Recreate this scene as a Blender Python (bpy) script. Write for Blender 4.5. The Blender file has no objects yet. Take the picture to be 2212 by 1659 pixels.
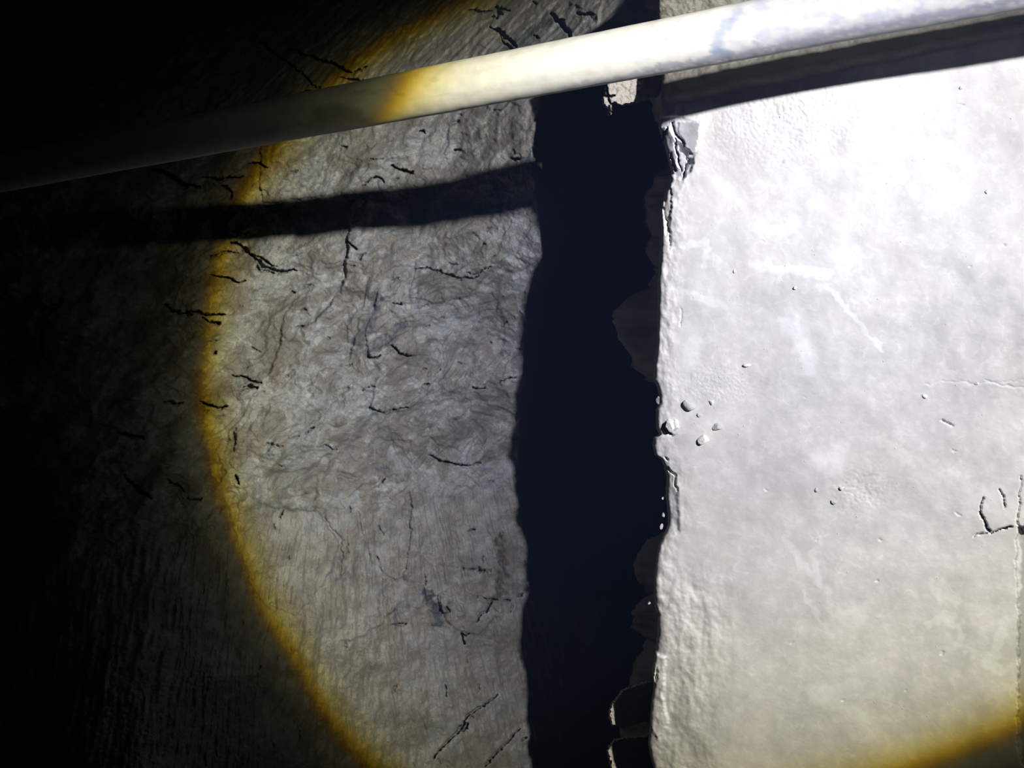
import bpy, math, random
import numpy as np
from mathutils import Matrix, Vector

scene = bpy.context.scene
# ------------------------------------------------------------------ survey frame
# Points are surveyed as (x, y, depth) from the photographer's eye: F px focal length,
# frame 2212 x 1659.  The world is levelled on the bright ledge (z = 0 is its top).
F, W, H = 1660.0, 2212.0, 1659.0
S0, S1, S2 = 1.0894, 0.32648, -0.20126            # inverse depth plane of the ledge top
def ledge_inv(x, y): return S0 + S1*(x-1800.0)/1000.0 + S2*(y-800.0)/1000.0
n = np.array([S1*F/1000.0, -S2*F/1000.0, -(S0+S1*(W/2-1800)/1000.0+S2*(H/2-800)/1000.0)])
cam_height = 1.0/np.linalg.norm(n)
zc = -n/np.linalg.norm(n)
xc = np.array([1.0, 0, 0]) - zc*zc[0]; xc /= np.linalg.norm(xc)
yc = np.cross(zc, xc)
ROT = np.array([xc, yc, zc])                       # camera axes -> world axes
EYE = np.array([0, 0, cam_height])
def to_world(a): return np.asarray(a, float) @ ROT.T + EYE
def px(x, y, d):
    x, y, d = np.broadcast_arrays(np.asarray(x, float), np.asarray(y, float), np.asarray(d, float))
    return to_world(np.stack([(x-W/2)/F*d, (H/2-y)/F*d, -d], -1))

# ------------------------------------------------------------------ camera
cam = bpy.data.cameras.new('camera'); cam.sensor_width = 36.0; cam.lens = F/W*36.0
cam.clip_start = 0.01; cam.clip_end = 50
co = bpy.data.objects.new('camera', cam); scene.collection.objects.link(co)
co.matrix_world = Matrix(np.vstack([np.column_stack([ROT, EYE]), [0, 0, 0, 1]]).tolist())
scene.camera = co

# ------------------------------------------------------------------ exposure, world
vs = scene.view_settings
vs.view_transform = 'Standard'; vs.look = 'None'; vs.gamma = 1; vs.use_curve_mapping = False
vs.exposure = 0.0
world = bpy.data.worlds.new('world'); scene.world = world; world.use_nodes = True
world.node_tree.nodes['Background'].inputs[0].default_value = (0.6, 0.72, 1.0, 1)
world.node_tree.nodes['Background'].inputs[1].default_value = 0.0018

# ------------------------------------------------------------------ hand torch (the only lamp)
TORCH = np.array([0.4665, 0.2678, 0.1838])
AX = np.array([-0.08741, -0.1258, -0.9882])
HALF = 0.4677
lamp = bpy.data.lights.new('hand_torch', 'POINT'); lamp.energy = 165.0; lamp.shadow_soft_size = 0.011
lo = bpy.data.objects.new('hand_torch', lamp); scene.collection.objects.link(lo)
zw = -(ROT @ AX); zw /= np.linalg.norm(zw)
xw = ROT[:, 0]-zw*(zw@ROT[:, 0]); xw /= np.linalg.norm(xw); yw = np.cross(zw, xw)
lo.matrix_world = Matrix(np.vstack([np.column_stack([np.array([xw, yw, zw]).T, to_world(TORCH)]), [0, 0, 0, 1]]).tolist())
lamp.use_nodes = True
nt = lamp.node_tree; N = nt.nodes; Lk = nt.links
for k in list(N): N.remove(k)
tc = N.new('ShaderNodeTexCoord'); sep = N.new('ShaderNodeSeparateXYZ'); Lk.new(tc.outputs['Normal'], sep.inputs[0])
neg = N.new('ShaderNodeMath'); neg.operation = 'MULTIPLY'; neg.inputs[1].default_value = -1.0; Lk.new(sep.outputs[2], neg.inputs[0])
acs = N.new('ShaderNodeMath'); acs.operation = 'ARCCOSINE'; Lk.new(neg.outputs[0], acs.inputs[0])
nrm = N.new('ShaderNodeMath'); nrm.operation = 'DIVIDE'; nrm.inputs[1].default_value = HALF*2.0; Lk.new(acs.outputs[0], nrm.inputs[0])
cr = N.new('ShaderNodeValToRGB'); Lk.new(nrm.outputs[0], cr.inputs[0])
#  angle / (2 x half angle of the beam): colour of the reflector's beam, its yellow rim, then the spill
BEAM = [(0.0, (0.70, 0.695, 0.765)), (0.12, (0.68, 0.675, 0.74)), (0.22, (0.69, 0.68, 0.72)), (0.32, (0.83, 0.81, 0.80)), (0.40, (0.87, 0.84, 0.76)),
        (0.460, (0.76, 0.72, 0.55)), (0.482, (0.62, 0.53, 0.20)), (0.4925, (0.50, 0.32, 0.008)), (0.5005, (0.16, 0.080, 0.006)),
        (0.508, (0.080, 0.075, 0.036)), (0.53, (0.028, 0.028, 0.016)), (0.57, (0.0085, 0.0092, 0.0060)), (0.66, (0.0015, 0.0018, 0.0015)), (0.80, (0.0004, 0.0005, 0.0005)), (1.1, (0.0002, 0.0002, 0.0002))]
er = cr.color_ramp.elements
while len(er) < len(BEAM): er.new(0.5)
for e_, (p_, c_) in zip(er, BEAM): e_.position = min(p_, 1.0)
for e_, (p_, c_) in zip(er, BEAM): e_.color = (*c_, 1)
em = N.new('ShaderNodeEmission'); out = N.new('ShaderNodeOutputLight')
Lk.new(cr.outputs[0], em.inputs[0]); skew = N.new('ShaderNodeMath'); skew.operation = 'MULTIPLY_ADD'; Lk.new(sep.outputs[1], skew.inputs[0]); skew.inputs[1].default_value = -0.5; sk2 = N.new('ShaderNodeMath'); sk2.operation = 'MULTIPLY_ADD'; Lk.new(sep.outputs[0], sk2.inputs[0]); sk2.inputs[1].default_value = -2.2; sk2.inputs[2].default_value = 1.0; Lk.new(sk2.outputs[0], skew.inputs[2]); Lk.new(skew.outputs[0], em.inputs[1])   # added beam skew, brighter left and down, to even out wall and ledge
Lk.new(em.outputs[0], out.inputs[0])

# ------------------------------------------------------------------ noise tools
rng = np.random.default_rng(7)
TAB = rng.random(4096)
ANG = TAB*2*math.pi; GXT, GYT = np.cos(ANG), np.sin(ANG)
def hsh(i, j, s=0): return ((i.astype(np.int64)*73856093) ^ (j.astype(np.int64)*19349663) ^ (s*83492791)) % 4093
def pn(x, y, s=0):
    i, j = np.floor(x), np.floor(y); u, v = x-i, y-j
    def g(a, b):
        k = hsh(i+a, j+b, s); return GXT[k]*(u-a)+GYT[k]*(v-b)
    fu, fv = u*u*u*(u*(6*u-15)+10), v*v*v*(v*(6*v-15)+10)
    return ((g(0, 0)*(1-fu)+g(1, 0)*fu)*(1-fv)+(g(0, 1)*(1-fu)+g(1, 1)*fu)*fv)*1.5
def fbm(x, y, o=4, s=0, g=.5):
    r, a = 0, 1.0
    for k in range(o): r = r+a*pn(x*2**k+k*7.3, y*2**k-k*3.1, s+k); a *= g
    return r
def ridge(x, y, o=3, s=0):
    r, a = 0, 1.0
    for k in range(o): r = r+a*(1-2*np.abs(pn(x*2**k, y*2**k, s+k))); a *= .5
    return r
def facets(x, y, s=0, tilt=1.0, K=14.0):
    """cells that each carry their own tilted plane: broken rock faces.  returns height, edge distance, cell value"""
    i, j = np.floor(x), np.floor(y)
    h = np.zeros(x.shape); c = h.copy(); ws = h+1e-9
    for a in (-1, 0, 1):
        for b in (-1, 0, 1):
            k = hsh(i+a, j+b, s); k2 = hsh(i+a, j+b, s+11)
            ox, oy = i+a+.1+.8*TAB[k], j+b+.1+.8*TAB[k2]
            dx, dy = x-ox, y-oy; d = dx*dx+dy*dy
            w = np.exp(-K*d)
            hh = (TAB[(k+17) % 4093]-.5)+tilt*(GXT[(k+5) % 4093]*dx+GYT[(k+5) % 4093]*dy)
            h = h+w*hh; c = c+w*TAB[(k+29) % 4093]; ws = ws+w
    return h/ws, ws, c/ws
def tri(x, y, s=0):
    """faceted noise: random heights on a skewed lattice joined by flat triangles"""
    x = x+.35*y; y = y*1.0
    i, j = np.floor(x), np.floor(y); u, v = x-i, y-j
    g = lambda a, b: TAB[hsh(i+a, j+b, s)]-.5
    a, b, c, d = g(0, 0), g(1, 0), g(1, 1), g(0, 1)
    return np.where(u > v, a+(b-a)*u+(c-b)*v, a+(c-d)*u+(d-a)*v)*2
def sm(a, b, x):
    t = np.clip((x-a)/(b-a), 0, 1); return t*t*(3-2*t)
def seg_dist(X, Y, pts):
    """distance to a polyline and the run 0..1 along it"""
    best = np.full(X.shape, 1e9); run = np.zeros(X.shape); L = [0]
    for p, q in zip(pts[:-1], pts[1:]): L.append(L[-1]+math.hypot(q[0]-p[0], q[1]-p[1]))
    for k, (p, q) in enumerate(zip(pts[:-1], pts[1:])):
        ex, ey = q[0]-p[0], q[1]-p[1]; l2 = ex*ex+ey*ey+1e-9
        t = np.clip(((X-p[0])*ex+(Y-p[1])*ey)/l2, 0, 1)
        d = np.hypot(X-p[0]-t*ex, Y-p[1]-t*ey); m = d < best
        best = np.where(m, d, best); run = np.where(m, (L[k]+t*(L[k+1]-L[k]))/L[-1], run)
    return best, run
def poly_sd(X, Y, pts):
    """signed distance to a polygon, positive inside"""
    pts = list(pts); d, _ = seg_dist(X, Y, pts+[pts[0]]); ins = np.zeros(X.shape, bool)
    for (x1, y1), (x2, y2) in zip(pts, pts[1:]+[pts[0]]):
        if y1 == y2: continue
        c = ((y1 > Y) != (y2 > Y)) & (X < (x2-x1)*(Y-y1)/(y2-y1)+x1); ins ^= c
    return np.where(ins, d, -d)
class Field:
    """surveyed sheet of rock: grids of image bearings with an inward/outward relief in metres"""
    def __init__(s, X, Y): s.X, s.Y, s.h = X, Y, np.zeros(X.shape); s.wx = X+5*pn(X/23, Y/23, 3)+2.2*pn(X/7, Y/7, 4); s.wy = Y+5*pn(X/23, Y/23, 5)+2.2*pn(X/7, Y/7, 6)
    def box(s, pts, m):
        xs = [p[0] for p in pts]; ys = [p[1] for p in pts]
        jj = np.where((s.Y[:, 0] > min(ys)-m) & (s.Y[:, 0] < max(ys)+m))[0]
        if len(jj) == 0: return None
        r0, r1 = jj[0], jj[-1]+1
        cc = np.where(((s.X[r0:r1] > min(xs)-m) & (s.X[r0:r1] < max(xs)+m)).any(0))[0]
        if len(cc) == 0: return None
        return (slice(r0, r1), slice(cc[0], cc[-1]+1))
    def crack(s, pts, w=4, deep=.04, taper=True, warp=1.0):
        b = s.box(pts, w*3+20)
        if b is None: return
        X = s.X[b]+(s.wx[b]-s.X[b])*warp; Y = s.Y[b]+(s.wy[b]-s.Y[b])*warp
        d, t = seg_dist(X, Y, pts)
        ww = w*(.55+.45*pn(X/9, Y/9, 9)+.25)*(np.clip(4*t*(1-t), .12, 1)**.6 if taper else 1)
        s.h[b] -= deep*(1-sm(ww*.45, ww*.45+1.8, d))
    def dotted(s, pts, w=3, deep=.04, f=13):
        b = s.box(pts, 20)
        if b is None: return
        d, t = seg_dist(s.wx[b], s.wy[b], pts); L = sum(math.hypot(q[0]-p[0], q[1]-p[1]) for p, q in zip(pts[:-1], pts[1:]))
        m = sm(-.05, .25, pn(t*L/f, t*0+.5, 21))
        s.h[b] -= deep*m*(1-sm(w*.4, w*.4+1.6, d))+.004*(1-sm(1, 5, d))
    def patch(s, pts, up, soft=3, tilt=(0, 0), dome=0.0):
        b = s.box(pts, soft+14)
        if b is None: return
        q = poly_sd(s.X[b]+(s.wx[b]-s.X[b])*.8, s.Y[b]+(s.wy[b]-s.Y[b])*.8, pts)
        cx = sum(p[0] for p in pts)/len(pts); cy = sum(p[1] for p in pts)/len(pts)
        m = sm(-soft*.5, soft*.5, q)
        s.h[b] += m*(up+tilt[0]*(s.X[b]-cx)/1000+tilt[1]*(s.Y[b]-cy)/1000+dome*sm(0, 30, q))
    def step(s, pts, up, fall=60, soft=2.5):
        """a break line: the rock stands proud on the left of the line's run, fading away over `fall` px"""
        b = s.box(pts, fall+10)
        if b is None: return
        X, Y = s.wx[b], s.wy[b]; d, t = seg_dist(X, Y, pts); side = np.zeros(X.shape); best = np.full(X.shape, 1e9)
        for p, q in zip(pts[:-1], pts[1:]):
            ex, ey = q[0]-p[0], q[1]-p[1]; u = np.clip(((X-p[0])*ex+(Y-p[1])*ey)/(ex*ex+ey*ey), 0, 1)
            dd = np.hypot(X-p[0]-u*ex, Y-p[1]-u*ey); m = dd < best-1e-9
            side = np.where(m, -(ex*(Y-p[1])-ey*(X-p[0])), side); best = np.where(m, dd, best)
        sg = np.where(side > 0, d, -d)
        end = sm(0, .12, t)*sm(0, .12, 1-t)
        s.h[b] += up*sm(-soft, soft, sg)*(1-sm(0, fall, np.maximum(sg, 0)))*end

# ------------------------------------------------------------------ mesh and material tools
def grid_mesh(name, P, col=None, flip=False, smooth=True):
    r, c = P.shape[:2]; me = bpy.data.meshes.new(name)
    idx = np.arange(r*c).reshape(r, c)
    q = np.stack([idx[:-1, :-1], idx[1:, :-1], idx[1:, 1:], idx[:-1, 1:]], -1).reshape(-1, 4)
    if flip: q = q[:, ::-1]
    me.vertices.add(r*c); me.vertices.foreach_set('co', P.reshape(-1).astype(np.float32))
    me.loops.add(q.size); me.loops.foreach_set('vertex_index', q.reshape(-1).astype(np.int32))
    me.polygons.add(len(q)); me.polygons.foreach_set('loop_start', np.arange(0, q.size, 4, dtype=np.int32))
    me.polygons.foreach_set('loop_total', np.full(len(q), 4, dtype=np.int32))
    if smooth: me.polygons.foreach_set('use_smooth', np.ones(len(q), bool))
    if col is not None:
        at = me.color_attributes.new('mineral', 'FLOAT_COLOR', 'POINT')
        at.data.foreach_set('color', np.concatenate([col, np.ones(col.shape[:2]+(1,))], -1).reshape(-1).astype(np.float32))
    me.update(); me.validate(); return me
def link(name, me, m, parent=None, **props):
    o = bpy.data.objects.new(name, me); scene.collection.objects.link(o)
    if m is not None: me.materials.clear(); me.materials.append(m)
    if parent: o.parent = parent
    for k, v in props.items(): o[k] = v
    return o
def rock_mat(name, scale, bump, tint=(1, 1, 1), speck=0.25, attr=True, base=(.3, .29, .27), mott=.22, spk_scale=900):
    m = bpy.data.materials.new(name); m.use_nodes = True; t = m.node_tree; nd, lk = t.nodes, t.links
    b = nd['Principled BSDF']; b.inputs['Roughness'].default_value = .92; b.inputs['Specular IOR Level'].default_value = .12
    g = nd.new('ShaderNodeTexCoord')
    if attr: a = nd.new('ShaderNodeAttribute'); a.attribute_name = 'mineral'; colr = a.outputs['Color']
    else: a = nd.new('ShaderNodeRGB'); a.outputs[0].default_value = (*base, 1); colr = a.outputs[0]
    n1 = nd.new('ShaderNodeTexNoise'); n1.inputs['Scale'].default_value = scale; n1.inputs['Detail'].default_value = 10; n1.inputs['Roughness'].default_value = .65
    lk.new(g.outputs['Object'], n1.inputs['Vector'])
    mr = nd.new('ShaderNodeMapRange'); mr.inputs['From Min'].default_value = .3; mr.inputs['From Max'].default_value = .7
    mr.inputs['To Min'].default_value = 1-mott; mr.inputs['To Max'].default_value = 1+mott; lk.new(n1.outputs['Fac'], mr.inputs['Value'])
    mu = nd.new('ShaderNodeVectorMath'); mu.operation = 'MULTIPLY'; lk.new(colr, mu.inputs[0]); lk.new(mr.outputs[0], mu.inputs[1])
    n2 = nd.new('ShaderNodeTexNoise'); n2.inputs['Scale'].default_value = spk_scale; n2.inputs['Detail'].default_value = 3
    lk.new(g.outputs['Object'], n2.inputs['Vector'])
    m2 = nd.new('ShaderNodeMapRange'); m2.inputs['From Min'].default_value = .62; m2.inputs['From Max'].default_value = .74
    m2.inputs['To Min'].default_value = 0; m2.inputs['To Max'].default_value = speck; lk.new(n2.outputs['Fac'], m2.inputs['Value'])
    mx = nd.new('ShaderNodeMix'); mx.data_type = 'RGBA'; lk.new(m2.outputs[0], mx.inputs[0]); lk.new(mu.outputs[0], mx.inputs[6]); mx.inputs[7].default_value = (.72, .71, .67, 1)
    lk.new(mx.outputs[2], b.inputs['Base Color'])
    n3 = nd.new('ShaderNodeTexNoise'); n3.inputs['Scale'].default_value = scale*7; n3.inputs['Detail'].default_value = 8; n3.inputs['Roughness'].default_value = .7
    lk.new(g.outputs['Object'], n3.inputs['Vector'])
    ad = nd.new('ShaderNodeMath'); ad.operation = 'ADD'; lk.new(n3.outputs['Fac'], ad.inputs[0]); lk.new(n1.outputs['Fac'], ad.inputs[1])
    bp = nd.new('ShaderNodeBump'); bp.inputs['Strength'].default_value = bump; bp.inputs['Distance'].default_value = .006
    lk.new(ad.outputs[0], bp.inputs['Height']); lk.new(bp.outputs[0], b.inputs['Normal'])
    return m
M_WALL = rock_mat('grey_schist', 45, .9, mott=.16, speck=.35, spk_scale=420)
M_LEDGE = rock_mat("dusty_limestone", 30, .10, mott=.05, speck=.3, spk_scale=700)
M_STONE = rock_mat('pale_stone', 60, .5, attr=False, base=(.62, .61, .58), mott=.1)
M_GREY = rock_mat('grey_stone', 60, .5, attr=False, base=(.42, .42, .43), mott=.1)
M_CHIP = rock_mat('beige_stone', 60, .5, attr=False, base=(.36, .34, .31), mott=.12)

# ------------------------------------------------------------------ outline of the ledge (as seen from the eye)
EDGE = [(1900, -700), (1740, -420), (1600, -220), (1520, -110), (1424, -40), (1418, 0), (1419, 40), (1432, 90), (1438, 112), (1436, 138), (1430, 160), (1428, 200), (1426, 240), (1424, 262), (1422, 275),
        (1430, 300), (1437, 322), (1444, 350), (1450, 372), (1447, 392), (1436, 416), (1430, 450), (1427, 500), (1424, 560), (1421, 610), (1420, 680), (1419, 740), (1413, 790), (1412, 820),
        (1419, 836), (1424, 855), (1424, 870), (1417, 885), (1417, 925), (1424, 938), (1412, 945), (1410, 965), (1414, 983), (1428, 992), (1434, 1010), (1440, 1030), (1438, 1070),
        (1443, 1110), (1442, 1135), (1434, 1155), (1422, 1180), (1417, 1210), (1412, 1260), (1414, 1310), (1421, 1330), (1420, 1370), (1416, 1400), (1412, 1430), (1408, 1450), (1412, 1480),
        (1406, 1530), (1402, 1590), (1400, 1605), (1405, 1635), (1412, 1659), (1420, 1720), (1430, 1900), (1480, 2300)]
ey_, ex_ = np.array([e[1] for e in EDGE], float), np.array([e[0] for e in EDGE], float)
def edge_x(y): return np.interp(y, ey_, ex_)

# ------------------------------------------------------------------ left rock wall
GX = np.array([0, 300, 600, 900, 1200, 1400.]); GY = np.array([0, 200, 400, 600, 900, 1200, 1659.])
LOGD = np.array([[0.893, 0.864, 0.816, 0.713, 0.479, 0.153], [0.722, 0.696, 0.673, 0.541, 0.295, 0.146], [0.565, 0.538, 0.562, 0.525, 0.347, 0.234], [0.436, 0.498, 0.524, 0.526, 0.467, 0.423],
                 [0.293, 0.392, 0.485, 0.587, 0.648, 0.653], [0.135, 0.283, 0.437, 0.638, 0.779, 0.853], [-0.029, 0.193, 0.43, 0.676, 0.823, 1.008]])
def terms(x, y):
    u, v = (x-700)/900, (y-800)/900
    return np.stack([u**a*v**b for a in range(5) for b in range(5) if a+b <= 4], -1)
gx, gy = np.meshgrid(GX, GY)
A_ = terms(gx.ravel(), gy.ravel())
COEF = np.linalg.solve(A_.T@A_+.01*np.eye(A_.shape[1]), A_.T@LOGD.ravel())
def wall_depth(x, y):
    cx, cy = np.clip(x, -30, 1440), np.clip(y, -30, 1690)
    d = terms(cx, cy)@COEF
    d = d+np.where(x < -30, (x+30)*.00085, 0)+np.where(x > 1440, (x-1440)*.0012, 0)     # climbs beyond the left, sinks under the ledge
    d = d+(cy-y)*.0003*np.where(y < -30, 1, -1.0)
    return np.exp(d)
xs = np.concatenate([np.linspace(-1100, -30, 60)[:-1], np.arange(-30, 380, 4), np.arange(380, 1330, 1.8), np.arange(1330, 1440, 4), np.linspace(1440, 2000, 40)])
ys = np.concatenate([np.linspace(-700, -20, 50)[:-1], np.arange(-20, 1680, 1.9), np.linspace(1682, 2300, 50)])
X, Y = np.meshgrid(xs, ys)
fd = Field(X, Y)
def rotc(X, Y, deg): a = math.radians(deg); return X*math.cos(a)+Y*math.sin(a), -X*math.sin(a)+Y*math.cos(a)
wx = X+24*fbm(X/190, Y/190, 2, 31, .35); wy = Y+24*fbm(X/190, Y/190, 2, 41, .35)
# region weights: fibrous schist low, blocky middle, crumpled top
low = sm(1040, 1180, Y+.15*(X-700)+40*pn(X/90, Y/90, 51)); top = 1-sm(180, 330, Y+30*pn(X/90, Y/90, 52)); mid = (1-low)*(1-top)
a1, b1 = rotc(wx, wy, -52)                           # along the cleavage that climbs to the right
_, _, c1 = facets(a1/170, b1/75, 1, .8, 22); _, _, c2 = facets(a1/62+9, b1/34, 2, .9, 24); _, _, c3 = facets(wx/22, wy/16, 3, .9, 20)
tx, ty = X+9*fbm(X/120, Y/120, 2, 33)+1.5*pn(X/9, Y/9, 34), Y+9*fbm(X/120, Y/120, 2, 43)+1.5*pn(X/9, Y/9, 44)
def rt(deg, sx, sy, sd): p, q = rotc(tx, ty, deg); return tri(p/sx+sd*.37, q/sy+sd*.71, sd)
fd.h += .040*rt(-50, 210, 95, 1)*(.6+.4*mid)+.024*rt(-40, 105, 48, 2)*(1-.5*low)+.014*rt(-62, 55, 27, 3)*(mid+.7*top+.25*low)
fd.h += .0075*rt(-20, 27, 15, 4)*(mid+top+.3*low)+.0036*rt(-70, 13, 8, 5)*(mid+top+.3*low)+.0016*rt(10, 6.5, 5, 6)
q_ = (.9*rt(-50, 150, 60, 7)+.25*rt(-30, 34, 20, 8))*3                 # split layers that end in little scarps
fd.h += .008*(np.floor(q_)+sm(.82, 1.0, q_-np.floor(q_)))*(mid*.9+top*.7+.15*low)
fd.h += .026*fbm(X/260, Y/260, 3, 61)
fan = np.clip((X-760)/500, -.4, .6)
fx = X-fan*(Y-1000)*.35+5*pn(X/90, Y/120, 71)
fd.h += low*(.0085*fbm(fx/12, Y/85, 4, 72)+.0065*ridge(fx/42, Y/240, 2, 73)*.6+.0026*fbm(fx/4.5, Y/22, 2, 74)+.006*tri(fx/30, Y/120, 75))
sw = fbm(X/120, Y/120, 2, 81)*70
a3, b3 = rotc(X+sw, Y-sw, -48)
fd.h += top*(.0080*fbm(b3/11, a3/70, 3, 82)+.0045*ridge(b3/34, a3/150, 2, 83)*.5)
a4, b4 = rotc(wx, wy, -58)
fd.h += mid*.0012*fbm(b4/8, a4/45, 3, 84)
fd.h += .0005*fbm(X/16, Y/16, 4, 91)+.0008*fbm(X/4.2, Y/4.2, 2, 95)
r_ = .8*rt(-35, 42, 26, 9)+.5*rt(20, 15, 10, 10)        # small chips that flake off the face
fd.h += .0040*sm(.10, .16, r_)*mid
r_ = .8*rt(-60, 22, 13, 11)+.5*rt(40, 9, 6, 12)
fd.h += .0025*sm(.12, .2, r_)*(mid+.4*top)
# --- surveyed breaks
ST = fd.step
ST([(770, 420), (757, 480), (748, 560), (744, 600), (735, 640)], .030, 150)
ST([(735, 632), (705, 668), (668, 700), (640, 720)], .022, 110)
ST([(640, 640), (612, 690), (606, 740), (590, 790), (575, 820)], .016, 90)
ST([(655, 660), (648, 705), (622, 745)], -.010, 30)
ST([(822, 610), (815, 650), (800, 690), (770, 720), (752, 790)], .020, 90)
ST([(888, 712), (850, 730), (820, 755), (795, 772)], .018, 80)
ST([(768, 830), (740, 850), (690, 905), (640, 935), (575, 975), (540, 990)], .016, 90)
ST([(552, 1088), (600, 1096), (650, 1102), (692, 1103)], -.022, 120)
ST([(692, 1105), (715, 1135), (738, 1165), (742, 1200), (732, 1250)], .015, 60)
ST([(888, 1055), (889, 1120), (886, 1180), (878, 1230), (862, 1260)], .022, 100)
ST([(735, 1390), (790, 1370), (850, 1320), (880, 1290)], .012, 70)
ST([(445, 1000), (470, 1045), (500, 1062), (530, 1085)], -.020, 60)
ST([(480, 1060), (510, 1150), (540, 1260), (590, 1330)], -.02, 70)
ST([(1010, 1330), (985, 1290), (965, 1300)], .014, 40)
ST([(1035, 1285), (1075, 1320), (1085, 1360), (1040, 1372)], .012, 60)
ST([(700, 560), (680, 540), (655, 520)], .012, 50)
ST([(972, 260), (968, 300), (962, 340), (975, 350)], .012, 60)
# --- surveyed lumps and facets
PT = fd.patch
PT([(800, 598), (824, 612), (818, 660), (790, 700), (755, 740), (752, 700), (785, 660)], .012, 4, (.06, .02))
PT([(848, 748), (862, 722), (890, 712), (898, 735), (900, 770), (868, 768)], .014, 3, (.1, .1))
PT([(795, 690), (830, 680), (880, 700), (850, 740), (800, 770), (790, 740)], .010, 4, (-.12, .1))
PT([(900, 560), (940, 585), (1010, 600), (1040, 580), (1060, 590), (1010, 640), (940, 655), (885, 640)], .012, 4, (.0, -.06), .004)
PT([(800, 885), (812, 820), (860, 790), (930, 800), (935, 840), (905, 868), (870, 890), (830, 892)], .012, 4, (0, .10), .006)
PT([(935, 985), (975, 940), (1030, 945), (1050, 975), (1035, 1000), (980, 1003)], .012, 3, (0, .10), .008)
PT([(1050, 655), (1062, 630), (1078, 650), (1070, 668)], -.008, 3)
PT([(980, 905), (992, 908), (990, 920), (978, 918)], -.010, 2)
PT([(822, 962), (832, 948), (850, 952), (852, 975), (832, 980)], -.008, 3)
PT([(922, 955), (932, 945), (948, 965), (942, 978), (930, 972)], -.010, 3)
PT([(515, 1060), (600, 1100), (690, 1106), (735, 1180), (700, 1260), (640, 1330), (560, 1300), (520, 1180)], .010, 5, (.03, -.02))
PT([(770, 1100), (885, 1070), (886, 1220), (860, 1260), (800, 1210)], .008, 6)
PT([(930, 1290), (975, 1268), (1060, 1300), (1075, 1330), (1035, 1370), (985, 1360), (950, 1320)], .012, 3, (.06, .0))
PT([(918, 1290), (945, 1285), (955, 1320), (935, 1325), (915, 1310)], -.020, 3)
PT([(955, 1283), (970, 1285), (968, 1325), (956, 1325)], .012, 2)
PT([(840, 1325), (858, 1318), (863, 1342), (842, 1348)], -.010, 3)
PT([(1240, 150), (1290, 110), (1300, 0), (1150, 0), (1130, 60)], .012, 6, (.1, -.05))
PT([(1150, 120), (1190, 85), (1235, 75), (1255, 120), (1200, 150)], .016, 3, (-.05, .05))
PT([(470, 480), (560, 440), (640, 500), (655, 545), (600, 575), (545, 555), (500, 520)], .014, 3, (.02, .06))
PT([(565, 300), (690, 290), (740, 340), (700, 420), (600, 438), (565, 435), (560, 380)], .014, 4, (-.03, 0))
PT([(935, 1290), (1010, 1400), (960, 1460), (900, 1420), (880, 1340)], -.006, 8)
# --- surveyed cracks
C = fd.crack
C([(502, 523), (530, 535), (545, 555), (570, 575), (600, 586), (645, 587)], 8, .06)
C([(525, 540), (560, 556), (590, 574)], 4, .04); C([(452, 555), (490, 543), (515, 545)], 4, .04); C([(545, 560), (560, 580), (590, 590)], 3)
C([(455, 592), (480, 598), (520, 610), (530, 608)], 5, .05)
C([(400, 672), (440, 677), (482, 677)], 7, .06); C([(355, 662), (378, 672), (417, 680)], 8, .06); C([(440, 686), (458, 698), (476, 697)], 7, .06)
C([(352, 868), (380, 872), (393, 872)], 6, .05); C([(432, 866), (450, 875), (470, 880), (493, 880)], 6, .06)
C([(503, 810), (530, 817), (548, 823), (563, 828)], 5, .05); C([(522, 838), (540, 836), (557, 838)], 7, .06)
C([(460, 765), (467, 764)], 5, .05); C([(540, 745), (562, 760)], 3, .02)
C([(848, 356), (860, 362), (870, 366), (885, 374), (892, 372)], 6, .06); C([(784, 402), (795, 392), (808, 380), (830, 392)], 4, .045); C([(800, 343), (830, 342)], 2.5, .03)
C([(780, 460), (790, 440), (783, 430)], 3, .03); C([(905, 284), (913, 284), (914, 290)], 4, .05); C([(982, 325), (992, 324)], 5, .05); C([(1108, 342), (1122, 342)], 5, .06)
C([(740, 312), (748, 317)], 4, .04); C([(537, 354), (560, 354), (577, 361)], 5, .05)
C([(752, 523), (772, 541)], 4, .05); C([(776, 560), (782, 552)], 3, .04)
C([(895, 583), (920, 578), (950, 588), (985, 600), (1022, 600), (1035, 595)], 3.5, .04); C([(1060, 575), (1030, 590), (1008, 588)], 2.5, .03)
C([(632, 630), (640, 632)], 4, .04); C([(640, 705), (657, 706)], 3, .04); C([(795, 771), (808, 770), (820, 767)], 4, .05); C([(800, 882), (830, 890), (860, 886), (878, 878)], 3.5, .04)
C([(932, 985), (955, 998), (985, 1003), (1040, 1002)], 3.5, .04); C([(845, 745), (868, 765), (890, 772)], 3.5, .04)
C([(1025, 838), (1050, 840)], 3, .04); C([(1080, 826), (1110, 814)], 3, .04); C([(915, 830), (925, 829)], 3, .04); C([(850, 655), (865, 658)], 3, .04)
C([(580, 958), (590, 965), (612, 963)], 3, .03); C([(690, 965), (700, 962), (720, 970), (726, 968)], 3, .03)
C([(511, 1026), (513, 1035), (516, 1042)], 4, .05); C([(507, 975), (505, 950), (510, 925)], 2.5, .03); C([(612, 1105), (604, 1122)], 4, .04)
fd.dotted([(697, 859), (735, 843), (760, 832)], 3); fd.dotted([(590, 974), (620, 955), (650, 940), (680, 924)], 3); fd.dotted([(728, 866), (765, 848), (800, 838)], 2.5)
fd.dotted([(765, 1088), (800, 1062), (832, 1035)], 3); fd.dotted([(845, 1305), (860, 1302), (895, 1300)], 4); fd.dotted([(940, 1225), (1000, 1228), (1060, 1235)], 2.5)
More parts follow.
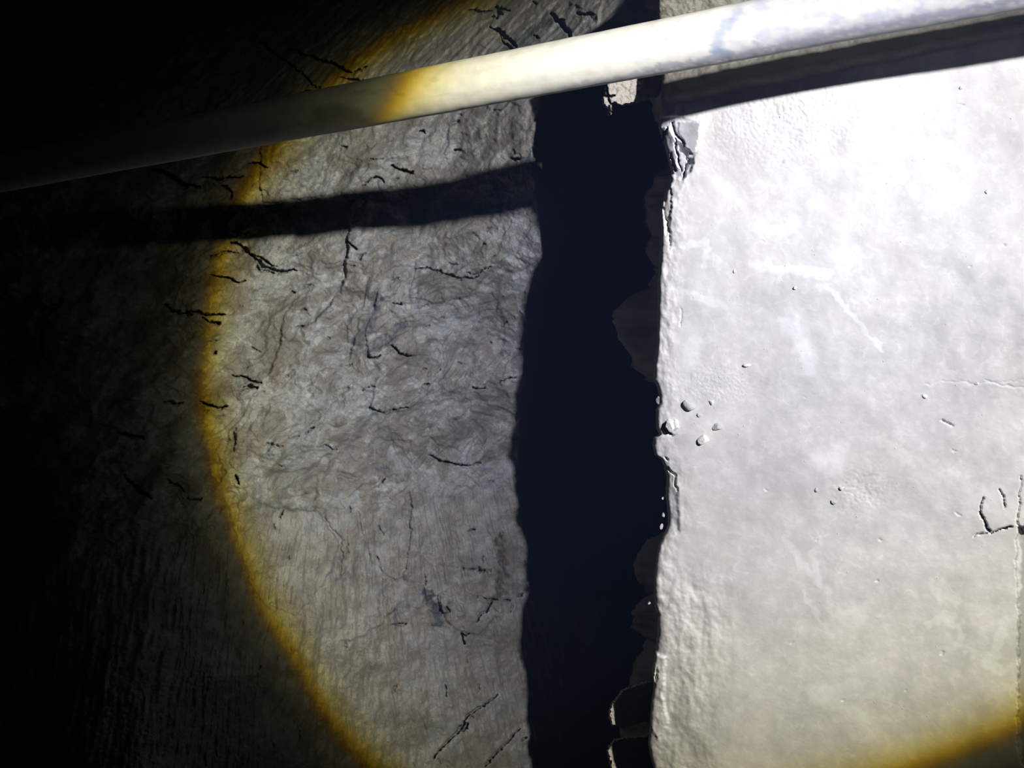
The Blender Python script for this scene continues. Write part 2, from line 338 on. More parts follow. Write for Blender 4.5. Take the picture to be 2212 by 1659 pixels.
fd.dotted([(985, 1250), (1030, 1290), (1105, 1298)], 3); fd.dotted([(870, 297), (895, 293), (912, 297)], 3)
C([(935, 1640), (942, 1626), (955, 1615), (975, 1595), (1000, 1565), (1012, 1545), (1035, 1528), (1060, 1512), (1072, 1500)], 6, .06); C([(1010, 1562), (1000, 1578)], 5, .05)
C([(1048, 1659), (1060, 1640), (1085, 1615), (1120, 1575)], 3.5, .05); C([(1130, 1600), (1140, 1590)], 3.5, .05)
C([(1000, 1390), (998, 1370), (1008, 1375), (1015, 1368)], 5, .05); C([(1025, 1345), (1045, 1322), (1070, 1295)], 4, .05); C([(1120, 1288), (1130, 1285)], 3, .04); C([(1012, 1146), (1025, 1146)], 3, .04)
C([(965, 1310), (968, 1325)], 3, .05); C([(842, 1349), (880, 1350)], 3, .04); C([(962, 1478), (964, 1508)], 2.5, .03)
C([(1062, 55), (1080, 66), (1100, 85), (1115, 97)], 8, .06); C([(1075, 60), (1090, 90), (1110, 105), (1130, 112), (1150, 108)], 4, .04); C([(1072, 15), (1080, 25), (1085, 30)], 6, .05)
C([(1190, 30), (1200, 40), (1212, 50), (1222, 62), (1230, 75), (1235, 80)], 12, .08); C([(1205, 42), (1217, 42)], 6, .06); C([(1245, 30), (1262, 32), (1282, 35)], 7, .07); C([(1100, 112), (1120, 116)], 4, .05)
C([(1155, 78), (1165, 82)], 4, .04); C([(1060, 38), (1075, 40), (1082, 20), (1100, 25)], 4, .04); C([(1010, 22), (1040, 25), (1065, 24)], 3, .04); C([(1150, 5), (1160, 12)], 4, .04)
C([(620, 105), (680, 125), (725, 140), (765, 160), (790, 145)], 5, .05); C([(735, 168), (760, 172), (810, 178)], 4, .05); C([(655, 198), (690, 198), (712, 192)], 4, .05)
C([(330, 364), (370, 380), (400, 402), (430, 402)], 11, .06); C([(440, 382), (480, 386), (525, 380)], 7, .05); C([(480, 400), (500, 415), (498, 430)], 4, .05)
C([(255, 935), (280, 940), (310, 946)], 6, .05); C([(270, 1030), (300, 1060), (325, 1075)], 9, .06); C([(408, 1073), (415, 1080), (437, 1078)], 6, .05); C([(360, 1035), (385, 1050), (400, 1058)], 5)
C([(130, 650), (95, 680), (80, 730), (95, 770)], 26, .05); C([(740, 230), (560, 90)], 5, .03)
for k in range(80):                                   # short hairline flaws along the cleavage
    cx_, cy_ = rng.uniform(440, 1130), rng.uniform(200, 1650)
    if 900 < cx_ and cy_ < 120: continue
    an = rng.normal(-.25, .35) if cy_ < 1080 else rng.normal(1.5, .2); ln = rng.uniform(6, 22)
    C([(cx_, cy_), (cx_+ln*math.cos(an), cy_+ln*math.sin(an)+rng.uniform(-2, 2))], rng.uniform(1.6, 3), .02)
# flat, straight-edged relief sits on the base sheet
D = wall_depth(X, Y)
D = D-fd.h*np.clip(D/1.9, .6, 1.3)
SH = np.interp(Y, [100, 220, 300, 480, 560, 640, 800, 950, 1100, 1200, 1300], [1235, 1160, 1136, 1158, 1160, 1130, 1120, 1112, 1112, 1135, 1140])
D = D+1.9*sm(6, 150, X-SH)*sm(150, 300, Y)*sm(1330, 1180, Y+25*pn(X/40, Y/40, 55))       # the cleft drops out of sight here
D = D+.75*sm(430, -350, X)*sm(450, 1150, Y)                                                     # and the far left corner falls away
# mineral colour (what the rock itself is)
v = fbm(X/90, Y/90, 4, 201); v2 = fbm(X/28, Y/28, 3, 211); v3 = fbm(b1/20, a1/90, 3, 221)
base = np.stack([.272+0*X, .268+0*X, .264+0*X], -1)
val = 1+.16*v+.10*v2+.10*v3*mid+.10*(c2-.5)*mid+.06*(c3-.5)
flk = sm(-.02, .10, v2*.6+v+.30*rt(-40, 16, 9, 15)+.15*rt(15, 6, 5, 16))                     # flaky bluish skin against smooth brownish clay
flk = (flk*(mid+.6*low)+.35*top)[..., None]; col = base*val[..., None]
col = col*(1-flk)*np.array([.955, .94, .925])+col*flk*np.array([1.10, 1.15, 1.22])
blue = (sm(.15, .5, v3+.3*v)*.5)[..., None]; col = col*(1-blue)+col*np.array([.72, .82, .92])*blue
dust = (sm(.25, .45, .8*rt(-30, 7, 4.5, 13)+.4*rt(50, 3.4, 3, 14)+.15*v2)*(.55*mid*flk[..., 0]+.12))[..., None]; col = col+dust*np.array([.13, .13, .13])
def stain(pts, c, r, k, w=1.0):
    global col
    d, _ = seg_dist(X+12*pn(X/14, Y/14, 241), Y+12*pn(X/14, Y/14, 242), pts)
    m = ((1-sm(r*.3, r, d))*k*(.6+.8*np.clip(.5+fbm(X/6, Y/14, 2, 243), 0, 1)))[..., None]; m = np.clip(m, 0, 1); col = col*(1-m)+np.array(c)*m
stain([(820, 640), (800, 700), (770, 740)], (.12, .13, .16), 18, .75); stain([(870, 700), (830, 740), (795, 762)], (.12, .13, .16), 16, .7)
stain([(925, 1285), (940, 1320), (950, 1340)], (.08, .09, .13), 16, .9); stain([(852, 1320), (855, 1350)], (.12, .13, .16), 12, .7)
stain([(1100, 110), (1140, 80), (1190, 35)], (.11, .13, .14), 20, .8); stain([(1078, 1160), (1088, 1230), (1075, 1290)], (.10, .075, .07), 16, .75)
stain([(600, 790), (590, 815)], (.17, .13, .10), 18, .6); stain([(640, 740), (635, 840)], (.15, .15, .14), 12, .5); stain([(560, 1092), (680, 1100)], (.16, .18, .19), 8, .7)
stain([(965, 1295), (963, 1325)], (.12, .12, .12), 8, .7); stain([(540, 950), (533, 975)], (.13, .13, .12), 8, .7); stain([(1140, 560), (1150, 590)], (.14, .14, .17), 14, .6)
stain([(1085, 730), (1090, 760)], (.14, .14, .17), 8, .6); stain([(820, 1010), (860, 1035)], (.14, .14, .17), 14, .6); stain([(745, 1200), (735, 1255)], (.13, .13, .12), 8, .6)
stain([(1080, 70), (1085, 95)], (.34, .27, .19), 12, .7); stain([(700, 900), (610, 1050)], (.25, .29, .30), 34, .35)
stain([(980, 1290), (1040, 1330)], (.30, .30, .33), 30, .6); stain([(1130, 940), (1115, 1010)], (.34, .34, .38), 24, .45)
wall = grid_mesh('rock_face', px(X, Y, D), np.clip(col, .03, .8))
link('rock_face', wall, M_WALL, kind='structure', label='rough grey cracked rock face left of the dark cleft')

# ------------------------------------------------------------------ right ledge: pale dusty top, rolled lip, sunken side
ys = np.concatenate([np.linspace(-600, -20, 60)[:-1], np.arange(-20, 1680, 2.0), np.linspace(1682, 2300, 50)])
top_off = np.concatenate([np.arange(0, 190, 2.0), np.arange(190, 840, 2.6), np.linspace(845, 1700, 60)])
U, Y = np.meshgrid(top_off, ys); E = edge_x(Y); X = E+U+0.0
fl = Field(X, Y)
base_d = 1/np.maximum(ledge_inv(np.minimum(X, 2230), Y), .3)*np.exp(-np.clip(X-2230, 0, 800)*.00035)+.035*sm(1650, 2260, X)*sm(700, 60, Y)
h = .0035*fbm(X/240, Y/240, 3, 301)+.00035*fbm(X/60, Y/60, 3, 305)+.00010*fbm(X/14, Y/14, 3, 309)
roll = np.clip(1-U/34.0, 0, 1); roll2 = np.clip(1-U/9.0, 0, 1)
h = h-.005*roll**2-.010*roll2**2
h += (1-sm(0, 70, U))*(.0022*fbm(X/22, Y/30, 4, 313))
# the low corner: knobbly lip at the bottom
lowc = sm(1180, 1300, Y)*(1-sm(60, 210, U)); h += lowc*(.0032*fbm(X/42, Y/60, 3, 317)+.0008*fbm(X/13, Y/13, 3, 318))
h -= (1-sm(0, 150, U))*sm(1380, 1660, Y)*.02
fl.h = h
# the back part beyond the pipe lies a little lower, coloured a darker beige
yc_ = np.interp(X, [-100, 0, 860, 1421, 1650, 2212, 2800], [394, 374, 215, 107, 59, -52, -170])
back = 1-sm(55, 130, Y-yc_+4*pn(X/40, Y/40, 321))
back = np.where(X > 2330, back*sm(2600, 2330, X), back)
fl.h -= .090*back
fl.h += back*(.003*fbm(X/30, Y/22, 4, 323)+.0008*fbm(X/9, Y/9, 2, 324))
# broken corner under the pipe's shadow
P = fl.patch; C = fl.crack
CORNER = [(1400, 262), (1460, 250), (1512, 262), (1510, 295), (1502, 330), (1492, 372), (1475, 388), (1452, 376), (1405, 380)]
P(CORNER, -.006, 5, (.10, -.05))
P([(1464, 262), (1512, 262), (1510, 300), (1498, 335), (1480, 315), (1470, 290)], .004, 3, (.06, .02)); P([(1462, 306), (1490, 322), (1486, 350), (1472, 368), (1463, 345)], -.004, 2, (-.05, .1))
P([(1432, 275), (1444, 272), (1462, 310), (1462, 360), (1448, 350)], .006, 2, (.2, 0))
C([(1452, 262), (1462, 288), (1470, 300), (1478, 314)], 5, .014); C([(1492, 345), (1484, 362), (1480, 384)], 5, .014); C([(1460, 300), (1464, 340), (1472, 368)], 3, .02); C([(1440, 275), (1434, 300)], 3, .02); C([(1448, 330), (1456, 366)], 3, .02)
P([(1432, 398), (1448, 390), (1452, 420), (1445, 500), (1436, 510)], -.005, 4, (.1, 0)); C([(1438, 470), (1446, 500), (1448, 540)], 3, .006); C([(1471, 667), (1471, 705)], 2, .003)
# chipped middle of the lip
P([(1405, 1000), (1436, 1005), (1452, 1022), (1462, 1050), (1465, 1100), (1466, 1150), (1430, 1160), (1400, 1120)], -.006, 9, (.10, 0))
C([(1432, 1004), (1445, 1012), (1458, 1028), (1464, 1062)], 3, .006); C([(1405, 940), (1425, 940)], 3, .02); C([(1434, 986), (1440, 992)], 3, .012)
P([(1434, 912), (1440, 906), (1458, 908), (1463, 925), (1455, 938), (1446, 934), (1438, 926)], .006, 3, (.1, 0)); C([(1438, 912), (1436, 924), (1444, 935), (1456, 942)], 4.5, .02)
P([(1412, 1405), (1440, 1420), (1430, 1500), (1445, 1560), (1420, 1600), (1400, 1560)], .006, 8); C([(1418, 1440), (1420, 1470)], 4, .01)
C([(1415, 1310), (1424, 1330)], 4, .01)
# crevices at the right
C([(2117, 1105), (2125, 1120), (2130, 1132), (2140, 1150), (2165, 1140), (2185, 1136)], 2.6, .02, warp=.9); C([(2122, 1075), (2117, 1095), (2120, 1120)], 1.6, .008, warp=.6); C([(2158, 1058), (2170, 1070), (2170, 1098)], 1.8, .008, warp=.6)
C([(2100, 1157), (2135, 1150)], 3, .010); C([(2000, 830), (2040, 822), (2100, 828), (2212, 822)], 2, .0006); C([(2130, 820), (2160, 832), (2212, 836)], 2, .001); C([(2030, 912), (2060, 916)], 4, .003)
C([(2205, 1030), (2198, 1120), (2205, 1145), (2212, 1150)], 2, .004)
P([(2199, 1140), (2300, 1140), (2340, 1659), (2300, 1800), (2204, 1640), (2198, 1560), (2200, 1500), (2202, 1400), (2200, 1290), (2194, 1230)], -.030, 4, (-.2, 0))
for k in range(16):
    a_, b_ = rng.uniform(1480, 2180), rng.uniform(200, 1560); C([(a_, b_), (a_+rng.uniform(-9, 9), b_+rng.uniform(-5, 6))], 2.2, .0016)
# shallow trowel-like pitting under the pipe's shadow
pit = sm(.18, .3, fbm(X/7, Y/9, 3, 331))*np.exp(-((X-1690)/150)**2-((Y-250)/90)**2)+sm(.2, .3, fbm(X/6, Y/6, 2, 333))*.8*np.exp(-((X-1540)/90)**2-((Y-830)/40)**2)
pit += sm(.15, .3, fbm(X/8, Y/8, 2, 335))*np.exp(-((X-1860)/60)**2-((Y-1060)/40)**2)
fl.h -= .0007*pit
D = base_d-fl.h
# colour of the dust and stone
v = fbm(X/120, Y/120, 4, 401); v2 = fbm(X/42, Y/42, 4, 411); vein = 1-sm(.0, .05, np.abs(fbm(X/85, Y/85, 3, 421)))
val = 1+.05*v+.06*v2+.13*vein*sm(-.2, .3, v2)+.07*sm(.25, .5, fbm(X/22, Y/22, 3, 431))
col = np.stack([.482+0*X, .477+0*X, .470+0*X], -1)*val[..., None]
warm = (sm(-.1, .5, v)*.5)[..., None]; col = col*(1-warm)+col*np.array([1.02, 1.0, .965])*warm
def lstain(pts, c, r, k, soft=.3):
    global col
    b = fl.box(pts, r*1.5+25)
    if b is None: return
    d, _ = seg_dist(X[b]+9*pn(X[b]/17, Y[b]/17, 441), Y[b]+9*pn(X[b]/17, Y[b]/17, 442), pts)
    m = ((1-sm(r*soft, r, d))*k)[..., None]; col[b] = col[b]*(1-m)+np.array(c)*m
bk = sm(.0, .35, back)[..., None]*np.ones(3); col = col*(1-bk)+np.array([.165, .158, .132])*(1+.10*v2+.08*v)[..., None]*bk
q = poly_sd(fl.wx, fl.wy, CORNER); mc = (sm(-2, 3, q)*.8)[..., None]; col = col*(1-mc)+np.array([.43, .44, .47])*(1+.15*v2)[..., None]*mc
WH = (.64, .64, .645)
lstain([(1630, 572), (1680, 580), (1740, 585), (1790, 590)], WH, 16, .6); lstain([(1785, 615), (1850, 690), (1905, 755)], WH, 8, .7); lstain([(1700, 700), (1730, 740), (1750, 790)], WH, 26, .5)
lstain([(1640, 490), (1690, 500), (1720, 480)], WH, 20, .4); lstain([(1775, 992), (1810, 1000), (1812, 975)], (.66, .655, .65), 40, .75, .0); lstain([(1700, 1170), (1740, 1230), (1790, 1280)], WH, 10, .5)
lstain([(1755, 1190), (1770, 1260)], WH, 10, .5); lstain([(1735, 1280), (1800, 1380)], WH, 8, .45); lstain([(1800, 1330), (1870, 1310), (1850, 1350)], WH, 16, .4)
lstain([(2005, 1350), (2030, 1335), (2070, 1350), (2075, 1375)], (.60, .61, .60), 12, .6); lstain([(2070, 1390), (2110, 1415)], (.60, .61, .60), 10, .6); lstain([(2170, 1340), (2150, 1410), (2130, 1430), (2160, 1450)], (.61, .63, .61), 18, .6)
lstain([(2010, 1255), (2030, 1290), (2080, 1300)], (.58, .59, .58), 9, .6); lstain([(1850, 1480), (1760, 1500), (1860, 1550)], (.60, .62, .60), 26, .45); lstain([(2120, 1075), (2150, 1120)], (.58, .58, .57), 26, .4)
lstain([(1440, 560), (1450, 620), (1560, 660)], WH, 12, .45); lstain([(1450, 540), (1530, 520), (1520, 580)], WH, 8, .5); lstain([(1500, 740), (1460, 850)], WH, 26, .3)
lstain([(1455, 1060), (1458, 1130)], (.42, .43, .45), 16, .75); lstain([(1900, 950), (1960, 990)], (.60, .585, .56), 18, .6); lstain([(2212, 830), (2120, 830)], (.46, .46, .45), 14, .5)
lstain([(2240, 1150), (2230, 1400), (2240, 1640)], (.27, .27, .25), 36, .9, .8)
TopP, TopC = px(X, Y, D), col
# side of the ledge: falls away from the lip into the cleft with dim shoulders
drops = np.array([.004, .010, .018, .03, .045, .065, .09, .12, .16, .2, .25, .3, .36, .43, .5, .6, .7, .85, 1.0, 1.25, 1.6, 2.0, 2.5])
Dr, Ys = np.meshgrid(drops[::-1], ys); E = edge_x(Ys); d0 = D[:, :1]+Dr
BUL = [(600, 690, 815, 98, .32), (360, 430, 520, 44, .28), (500, 540, 600, 30, .30), (1170, 1210, 1270, 52, .34), (1290, 1340, 1380, 60, .34), (1380, 1540, 1720, 72, .45), (-80, 110, 250, 50, .25), (-500, -250, -60, 80, .3)]
bul = np.zeros(Dr.shape)
for y0, ym, y1, wpx, dd in BUL:
    Yw = Ys+26*pn(Ys/50, Dr*2+ym, 505)+9*pn(Ys/15, Dr*5, 506)
    prof = np.sqrt(np.clip((Yw-y0)/(ym-y0), 0, 1)*np.clip((y1-Yw)/(y1-ym), 0, 1))
    bul = np.maximum(bul, prof*wpx*sm(dd*.45, dd, Dr+.05*pn(Ys/40, Dr*4, 507)))
bul = bul+8*pn(Ys/45, Dr*9, 501)*sm(0, .2, Dr)+5*pn(Ys/14, Dr*20, 503)*sm(0, .1, Dr)
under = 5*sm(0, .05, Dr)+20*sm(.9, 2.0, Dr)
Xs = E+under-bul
SideP = px(Xs, Ys, d0); SideC = np.ones(Xs.shape+(3,))*np.array([.26, .225, .215])*((1+.2*fbm(Ys/30, Dr*14, 3, 511))*(1-.45*sm(1050, 1200, Ys)))[..., None]  # lower stretch of the side coloured darker, painting in the cleft's shade
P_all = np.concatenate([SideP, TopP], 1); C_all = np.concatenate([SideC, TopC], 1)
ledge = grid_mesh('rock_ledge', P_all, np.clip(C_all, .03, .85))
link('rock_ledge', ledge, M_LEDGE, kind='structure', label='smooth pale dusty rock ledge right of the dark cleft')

# ------------------------------------------------------------------ pipe
PD = .05
def pipe_depth(x): return F*PD/((77+.0248*x)*.982)
pa = px(-420, np.interp(-420, [-100, 0], [394, 374])+56, pipe_depth(-420)+0.0); 
ends = []
for xx in (0, 1650): ends.append(px(xx, {0: 375, 1650: 59}[xx], pipe_depth(xx)))
A, B = np.array(ends[0]), np.array(ends[1]); dirv = (B-A)/np.linalg.norm(B-A)
PA, PB = A-dirv*.42, B+dirv*.55
Lp = np.linalg.norm(PB-PA); nl, nr = 620, 72
u0 = np.cross(dirv, zc @ ROT.T); u0 = np.cross(dirv, [0, 0, 1.0]); u0 /= np.linalg.norm(u0); w0 = np.cross(u0, dirv)
tt = np.linspace(0, 1, nl); th = np.linspace(0, 2*math.pi, nr+1)
T, TH = np.meshgrid(tt*Lp, th, indexing='ij')
cyc = lambda s, f1, f2: pn(T*f1+np.cos(TH)*f2, np.sin(TH)*f2+T*f1*.3, s)
R = PD/2+.0004*cyc(601, 9, .6)+.00025*cyc(602, 60, 2)
ctr = PA+dirv*T[..., None]; Pp = ctr+R[..., None]*(u0*np.cos(TH)[..., None]+w0*np.sin(TH)[..., None])
# bearings of every pipe point as seen in the survey, to place its mud stains
loc = (Pp-EYE)@ROT; PX = W/2+F*loc[..., 0]/-loc[..., 2]; PY = H/2-F*loc[..., 1]/-loc[..., 2]
front = ((Pp-ctr)@(ROT@np.array([0, 0, 1.0]))) > -.004
cA = np.stack([.56+0*T, .555+0*T, .53+0*T], -1)
def pst(pts, c, r, k, soft=.3, jit=7):
    global cA
    d, _ = seg_dist(PX+jit*pn(PX/13, PY/13, 611)+3*pn(PX/4, PY/4, 613), PY+jit*pn(PX/13, PY/13, 612)+3*pn(PX/4, PY/4, 614), pts)
    m = ((1-sm(r*soft, r, d))*k*front)[..., None]; cA = cA*(1-m)+np.array(c)*.78*m
streak = fbm(T*14, TH*2.2, 4, 621); cA = cA*(1-.10*sm(.1, .6, streak)[..., None]*np.array([1.0, .9, .6]))
MUD = (.30, .35, .46)
xr = sm(1540, 1600, PX)*(.35+.65*sm(-.25, .35, fbm(PX/38, PY/22, 4, 631)))*front; m = (xr*.75)[..., None]; cA = cA*(1-m)+np.array([.35, .375, .45])*m
pst([(1548, 105), (1550, 85), (1560, 65), (1580, 45)], MUD, 20, .75); pst([(1545, 112), (1570, 118)], (.25, .33, .48), 14, .8); pst([(1585, 40), (1600, 20)], MUD, 14, .5)
pst([(1440, 82), (1452, 72), (1468, 68)], (.42, .43, .50), 13, .7, .5, 3); pst([(1628, 92), (1640, 98)], (.33, .36, .45), 7, .7)
pst([(1400, 150), (1600, 118), (1800, 74), (2212, -4)], (.33, .35, .42), 9, .8); pst([(1700, 90), (1900, 50), (2100, 20)], (.40, .41, .48), 12, .5)
pst([(1170, 205), (1400, 155)], (.42, .43, .50), 9, .7); pst([(1000, 235), (1170, 205), (1300, 178)], (.56, .58, .62), 14, .5); pst([(1370, 130), (1400, 120)], (.50, .54, .66), 14, .4)
pst([(690, 245), (730, 240), (775, 250)], (.36, .38, .35), 24, .75); pst([(900, 240), (925, 228)], (.52, .55, .56), 12, .5); pst([(750, 200), (850, 195), (870, 205)], (.50, .47, .30), 5, .5)
pst([(930, 170), (945, 172)], (.55, .52, .42), 5, .6); pst([(640, 270), (800, 262)], (.48, .49, .46), 10, .5); pst([(1050, 190), (1120, 180)], (.62, .62, .6), 5, .4)
pst([(1150, 130), (1400, 62), (1640, 6)], (.62, .60, .60), 3, .5, .5, 2)
pipe = grid_mesh('pipe', Pp, np.clip(cA*.62, .04, .9), flip=True)
import bmesh
bm = bmesh.new(); bm.from_mesh(pipe); bmesh.ops.remove_doubles(bm, verts=bm.verts, dist=1e-6); bmesh.ops.recalc_face_normals(bm, faces=bm.faces); bm.to_mesh(pipe); bm.free()
mp = bpy.data.materials.new('muddy_white_plastic'); mp.use_nodes = True; t_ = mp.node_tree; b_ = t_.nodes['Principled BSDF']
at = t_.nodes.new('ShaderNodeAttribute'); at.attribute_name = 'mineral'; nz = t_.nodes.new('ShaderNodeTexNoise'); nz.inputs['Scale'].default_value = 90; nz.inputs['Detail'].default_value = 8
mr = t_.nodes.new('ShaderNodeMapRange'); mr.inputs['From Min'].default_value = .3; mr.inputs['From Max'].default_value = .7; mr.inputs['To Min'].default_value = .9; mr.inputs['To Max'].default_value = 1.06
tcp = t_.nodes.new('ShaderNodeTexCoord'); t_.links.new(tcp.outputs['Object'], nz.inputs['Vector']); t_.links.new(nz.outputs['Fac'], mr.inputs['Value'])
mv = t_.nodes.new('ShaderNodeVectorMath'); mv.operation = 'MULTIPLY'; t_.links.new(at.outputs['Color'], mv.inputs[0]); t_.links.new(mr.outputs[0], mv.inputs[1]); t_.links.new(mv.outputs[0], b_.inputs['Base Color'])
b_.inputs['Roughness'].default_value = .6; b_.inputs['Specular IOR Level'].default_value = .25
po = link('plastic_pipe', pipe, mp, label='long white muddy plastic pipe spanning the dark cleft from rock face to ledge', category='pipe')
sol = po.modifiers.new('wall', 'SOLIDIFY'); sol.thickness = .003; sol.offset = -1

# ------------------------------------------------------------------ loose stones
def sample(field_P, fX, fY, x, y):
    k = np.argmin((fX-x)**2+(fY-y)**2); return field_P.reshape(-1, 3)[k]
TX, TY = X, Y
def ledge_at(x, y): return sample(TopP, TX, TY, x, y)
def stone_mesh(name, seed, size, flat=.6, rough=.25, sub=3):
    r = random.Random(seed); bm = bmesh.new(); bmesh.ops.create_icosphere(bm, subdivisions=sub, radius=1)
    planes = [(Vector((r.gauss(0, 1), r.gauss(0, 1), r.gauss(0, 1))).normalized(), r.uniform(.55, .85)) for _ in range(9)]
    for v_ in bm.verts:
        p = v_.co.copy()
        for n_, d_ in planes:
            e = p.dot(n_)-d_
            if e > 0: p -= n_*e*.92
        p *= 1+rough*.12*math.sin(5*p.x+seed)*math.cos(6*p.y-seed)
        v_.co = Vector((p.x*size[0], p.y*size[1], p.z*size[2]*1.0))
    me = bpy.data.meshes.new(name); bm.to_mesh(me); bm.free(); return me
def put(name, label, cat, x, y, wpx, hpx, mat, seed, rot=0, group=None, lift=.25, thick=.55):
    p = ledge_at(x, y); d = -((p-EYE)@ROT)[2]; s = d/F
    sx, sy = wpx*s*.62, hpx*s*.62
    sz = min(sx, sy)*thick*1.6
    me = stone_mesh(name, seed, (sx, sy, sz), sub=3 if wpx > 9 else 2)
    o = link(name, me, mat, label=label, category=cat)
    o.location = Vector(p.tolist())+Vector((0, 0, sz*lift)); o.rotation_euler = (0, 0, math.radians(rot))
    if group: o['group'] = group
    return o
put('pebble', 'smooth white oval pebble lying alone on the ledge, the whitest and roundest', 'pebble', 1614, 789, 14, 9, M_STONE, 1, 15)
put('stone', 'angular stone with one grey and one white face above the chipped ledge lip', 'stone', 1490, 874, 26, 22, M_GREY, 2, -30, lift=.1)
put('stone', 'small crumbly white stone right of the knob on the ledge lip', 'stone', 1519, 950, 22, 20, M_STONE, 3, 40, lift=.1)
put('stone', 'rounded pale stone half buried above the small crumbly white stone', 'stone', 1549, 922, 22, 16, M_GREY, 4, 10, lift=-.15)
put('stone', 'pale lumpy stone stuck on the lip beside the curved crack', 'stone', 1449, 920, 22, 24, M_STONE, 5, 0, lift=-.15, thick=.5)
put('stone', 'small grey stone wedged in the dent of the ledge lip', 'stone', 1422, 864, 12, 18, M_GREY, 6, 0, lift=-.1)
put('pebble', 'small pale pebble just right of the two-faced angular stone', 'pebble', 1538, 868, 10, 11, M_STONE, 7, 0, lift=.1)
put('pebble', 'small dull pebble below the two-faced angular stone', 'pebble', 1512, 896, 9, 9, M_GREY, 8, 0, lift=0)
put('pebble', 'flat white pebble on the ledge nearest the far right crevice', 'pebble', 2111, 828, 8, 7, M_STONE, 9, 0)
put('pebble', 'white elongated pebble right of centre on the open ledge', 'pebble', 1998, 857, 12, 8, M_STONE, 10, -30, lift=0)
put('pebble', 'tiny triangular stone in the upper right of the ledge', 'pebble', 2131, 413, 8, 9, M_STONE, 11, 0)
put('pebble', 'small white pebble at the upper right just below the pipe shadow', 'pebble', 2077, 190, 7, 7, M_STONE, 12, 0)
put('pebble', 'white pebble among bright specks left of the long diagonal streak', 'pebble', 1718, 622, 7, 7, M_STONE, 13, 0)
put('pebble', 'white pebble at the left end of the pale horizontal streak', 'pebble', 1587, 587, 5, 8, M_STONE, 14, 0)
put('pebble', 'pale pebble topmost of the little cluster low centre on the ledge', 'pebble', 1818, 1053, 9, 9, M_STONE, 15, 0)
put('pebble', 'pale pebble lowest of the little cluster low centre on the ledge', 'pebble', 1802, 1083, 11, 10, M_GREY, 16, 0, lift=0)
put('pebble', 'dull pebble leftmost of the little cluster low centre on the ledge', 'pebble', 1765, 1059, 8, 9, M_GREY, 17, 0, lift=0)
gr = stone_mesh('grit_grain', 40, (1, 1, .8), sub=1)
k = 0
while k < 150:
    x_, y_ = rng.uniform(1450, 2190), rng.uniform(150, 1600)
    if k < 40: x_, y_ = rng.normal(1660, 130), rng.normal(700, 150)
    if y_ < np.interp(x_, [1421, 2212], [290, 135]) or y_ > 1640 or x_ < 1440 or x_ > 2190: continue
    p = ledge_at(x_, y_); s_ = rng.uniform(.8, 2.0)*.00055
    o = link('grit_grain', gr, M_STONE, label='tiny pale grain of grit strewn on the bright dusty ledge', category='grit', group='grains of grit on the bright ledge')
    o.location = Vector(p.tolist()); o.scale = (s_, s_*rng.uniform(.7, 1.2), s_); o.rotation_euler = (0, 0, rng.uniform(0, 6)); k += 1

# ------------------------------------------------------------------ fragments jutting from the ledge's side into the beam
def fragment(label, outline, d, thick, mat, cracks=(), right=1440, seed=0):
    ys_ = [p[1] for p in outline]; xs_ = [p[0] for p in outline]
    y0, y1, x0 = min(ys_), max(ys_), min(xs_)
    gy_, gx_ = np.arange(y0-8, y1+8, 1.2), np.arange(x0-8, right, 1.2); GX_, GY_ = np.meshgrid(gx_, gy_)
    f_ = Field(GX_, GY_)
    q = poly_sd(GX_+2.2*pn(GX_/6, GY_/6, seed), GY_+2.2*pn(GX_/6, GY_/6, seed+1), outline)
    f_.h = .003*fbm(GX_/14, GY_/14, 3, seed+2)
    for c_ in cracks: f_.crack(c_, 3.0, .03, warp=.4)
    up = d-f_.h+thick*(1-np.clip((q+1)/3, 0, 1))**.8
    keep = q > -2.2
    idx = -np.ones(q.shape, int); bm = bmesh.new(); Pq = px(GX_, GY_, up); Pb = px(GX_, GY_, d+thick+.02+0*up)
    use = keep.copy(); vt, vb = {}, {}
    ii, jj = np.where(keep)
    for a, b in zip(ii.tolist(), jj.tolist()):
        vt[a, b] = bm.verts.new(Pq[a, b]); vb[a, b] = bm.verts.new(Pb[a, b])
    edges = {}
    for a, b in zip(ii.tolist(), jj.tolist()):
        k4 = [(a, b), (a+1, b), (a+1, b+1), (a, b+1)]
        if all(c in vt for c in k4):
            bm.faces.new([vt[c] for c in k4]); bm.faces.new([vb[c] for c in reversed(k4)])
            for c1_, c2_ in zip(k4, k4[1:]+k4[:1]):
                if (c2_, c1_) in edges: edges.pop((c2_, c1_))
                else: edges[c1_, c2_] = 1
    for (c1_, c2_) in edges: bm.faces.new([vt[c2_], vt[c1_], vb[c1_], vb[c2_]])
    bmesh.ops.delete(bm, geom=[v_ for v_ in bm.verts if not v_.link_faces], context='VERTS')
    me = bpy.data.meshes.new('rock_fragment'); bm.to_mesh(me); bm.free()
    return link('rock_fragment', me, mat, label=label, category='rock')
fragment('cracked beige rock splinter hanging in the dark cleft right under the pipe', [(1300, 100), (1440, 95), (1440, 205), (1345, 228), (1326, 222), (1319, 246), (1314, 246), (1311, 232), (1302, 225), (1302, 208), (1307, 205), (1308, 180)],
         1.10, .05, M_CHIP, [[(1310, 182), (1313, 205), (1318, 208), (1328, 206)], [(1314, 206), (1314, 215), (1320, 224), (1326, 222)], [(1316, 228), (1316, 244)], [(1303, 207), (1312, 208)]], seed=701)
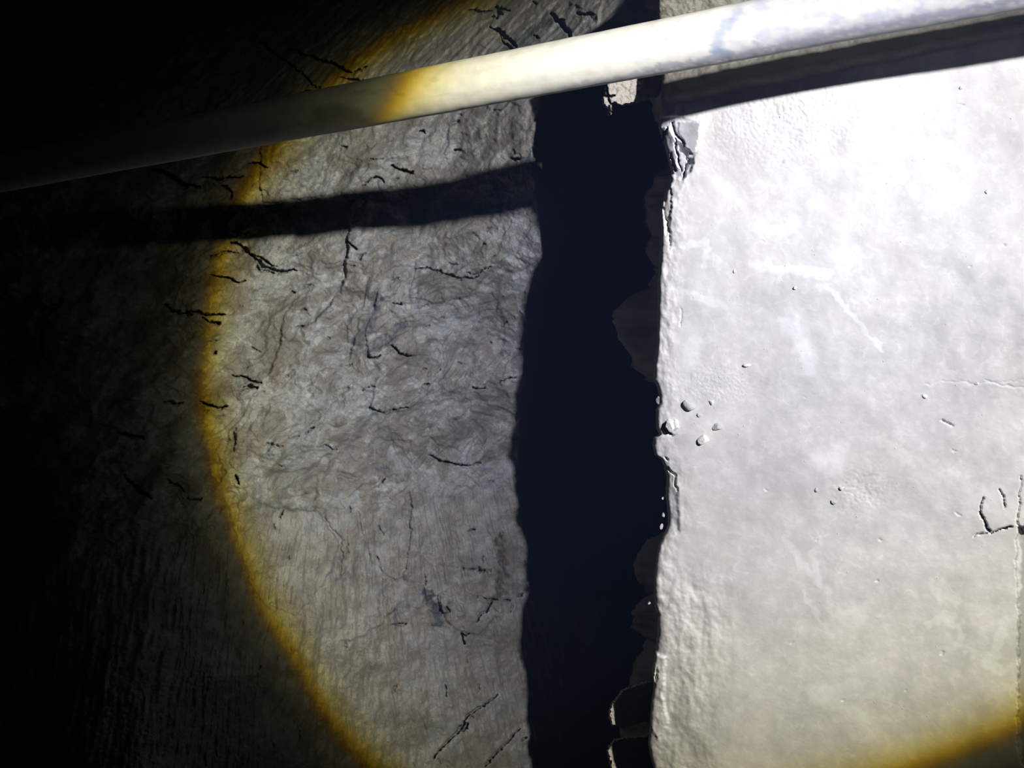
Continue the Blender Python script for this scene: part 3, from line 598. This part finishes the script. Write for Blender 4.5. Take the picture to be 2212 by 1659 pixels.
fragment('pale rock knob standing lowest in the dark cleft at the bottom of the picture', [(1317, 1645), (1311, 1620), (1319, 1608), (1326, 1598), (1345, 1594), (1400, 1590), (1435, 1595), (1435, 1700), (1322, 1700)], 1.49, .06, M_CHIP, [[(1320, 1645), (1318, 1659)]], seed=711, right=1450)
fragment('thin pale rock chip highest of the two low in the dark cleft', [(1318, 1530), (1322, 1520), (1345, 1490), (1400, 1470), (1435, 1480), (1435, 1545), (1345, 1572), (1322, 1567), (1316, 1548)], 1.445, .06, M_CHIP, seed=721, right=1450)
for i_, (cx_, cy_, w_, h_, lb) in enumerate([(1433, 1075, 5, 7, 'upper tiny lit crumb beside the grey chipped lip in the dark cleft'), (1434, 1112, 7, 11, 'largest of the tiny lit crumbs beside the grey chipped lip'), (1429, 1138, 6, 12, 'lowest tiny lit crumb at the foot of the grey chipped lip'), (1404, 1302, 6, 5, 'single tiny lit crumb off the lower part of the ledge lip')]):
    d_ = 1/ledge_inv(cx_, cy_)+.026; s_ = d_/F
    me = stone_mesh('rock_crumb', 50+i_, (w_*s_*.6, h_*s_*.6, .006), sub=2); o = link('rock_crumb', me, M_GREY, label=lb, category='crumb'); o.location = Vector(px(cx_, cy_, d_).tolist())

# ------------------------------------------------------------------ thin blue scatter volume added to stand in for lens glare
bpy_me = bpy.data.meshes.new('glare_haze'); bm = bmesh.new(); bmesh.ops.create_cube(bm, size=1); bm.to_mesh(bpy_me); bm.free()
mh = bpy.data.materials.new('glare_haze'); mh.use_nodes = True; th_ = mh.node_tree; th_.nodes.remove(th_.nodes['Principled BSDF'])
vsn = th_.nodes.new('ShaderNodeVolumeScatter'); vsn.inputs['Color'].default_value = (.28, .42, 1, 1); vsn.inputs['Density'].default_value = .019
th_.links.new(vsn.outputs[0], th_.nodes['Material Output'].inputs['Volume'])
ho = link('glare_haze', bpy_me, mh, kind='stuff', label='thin bluish haze volume added for lens glare over the cleft', category='haze')
ho.scale = (7, 7, 7); ho.location = (0, 0, -1)
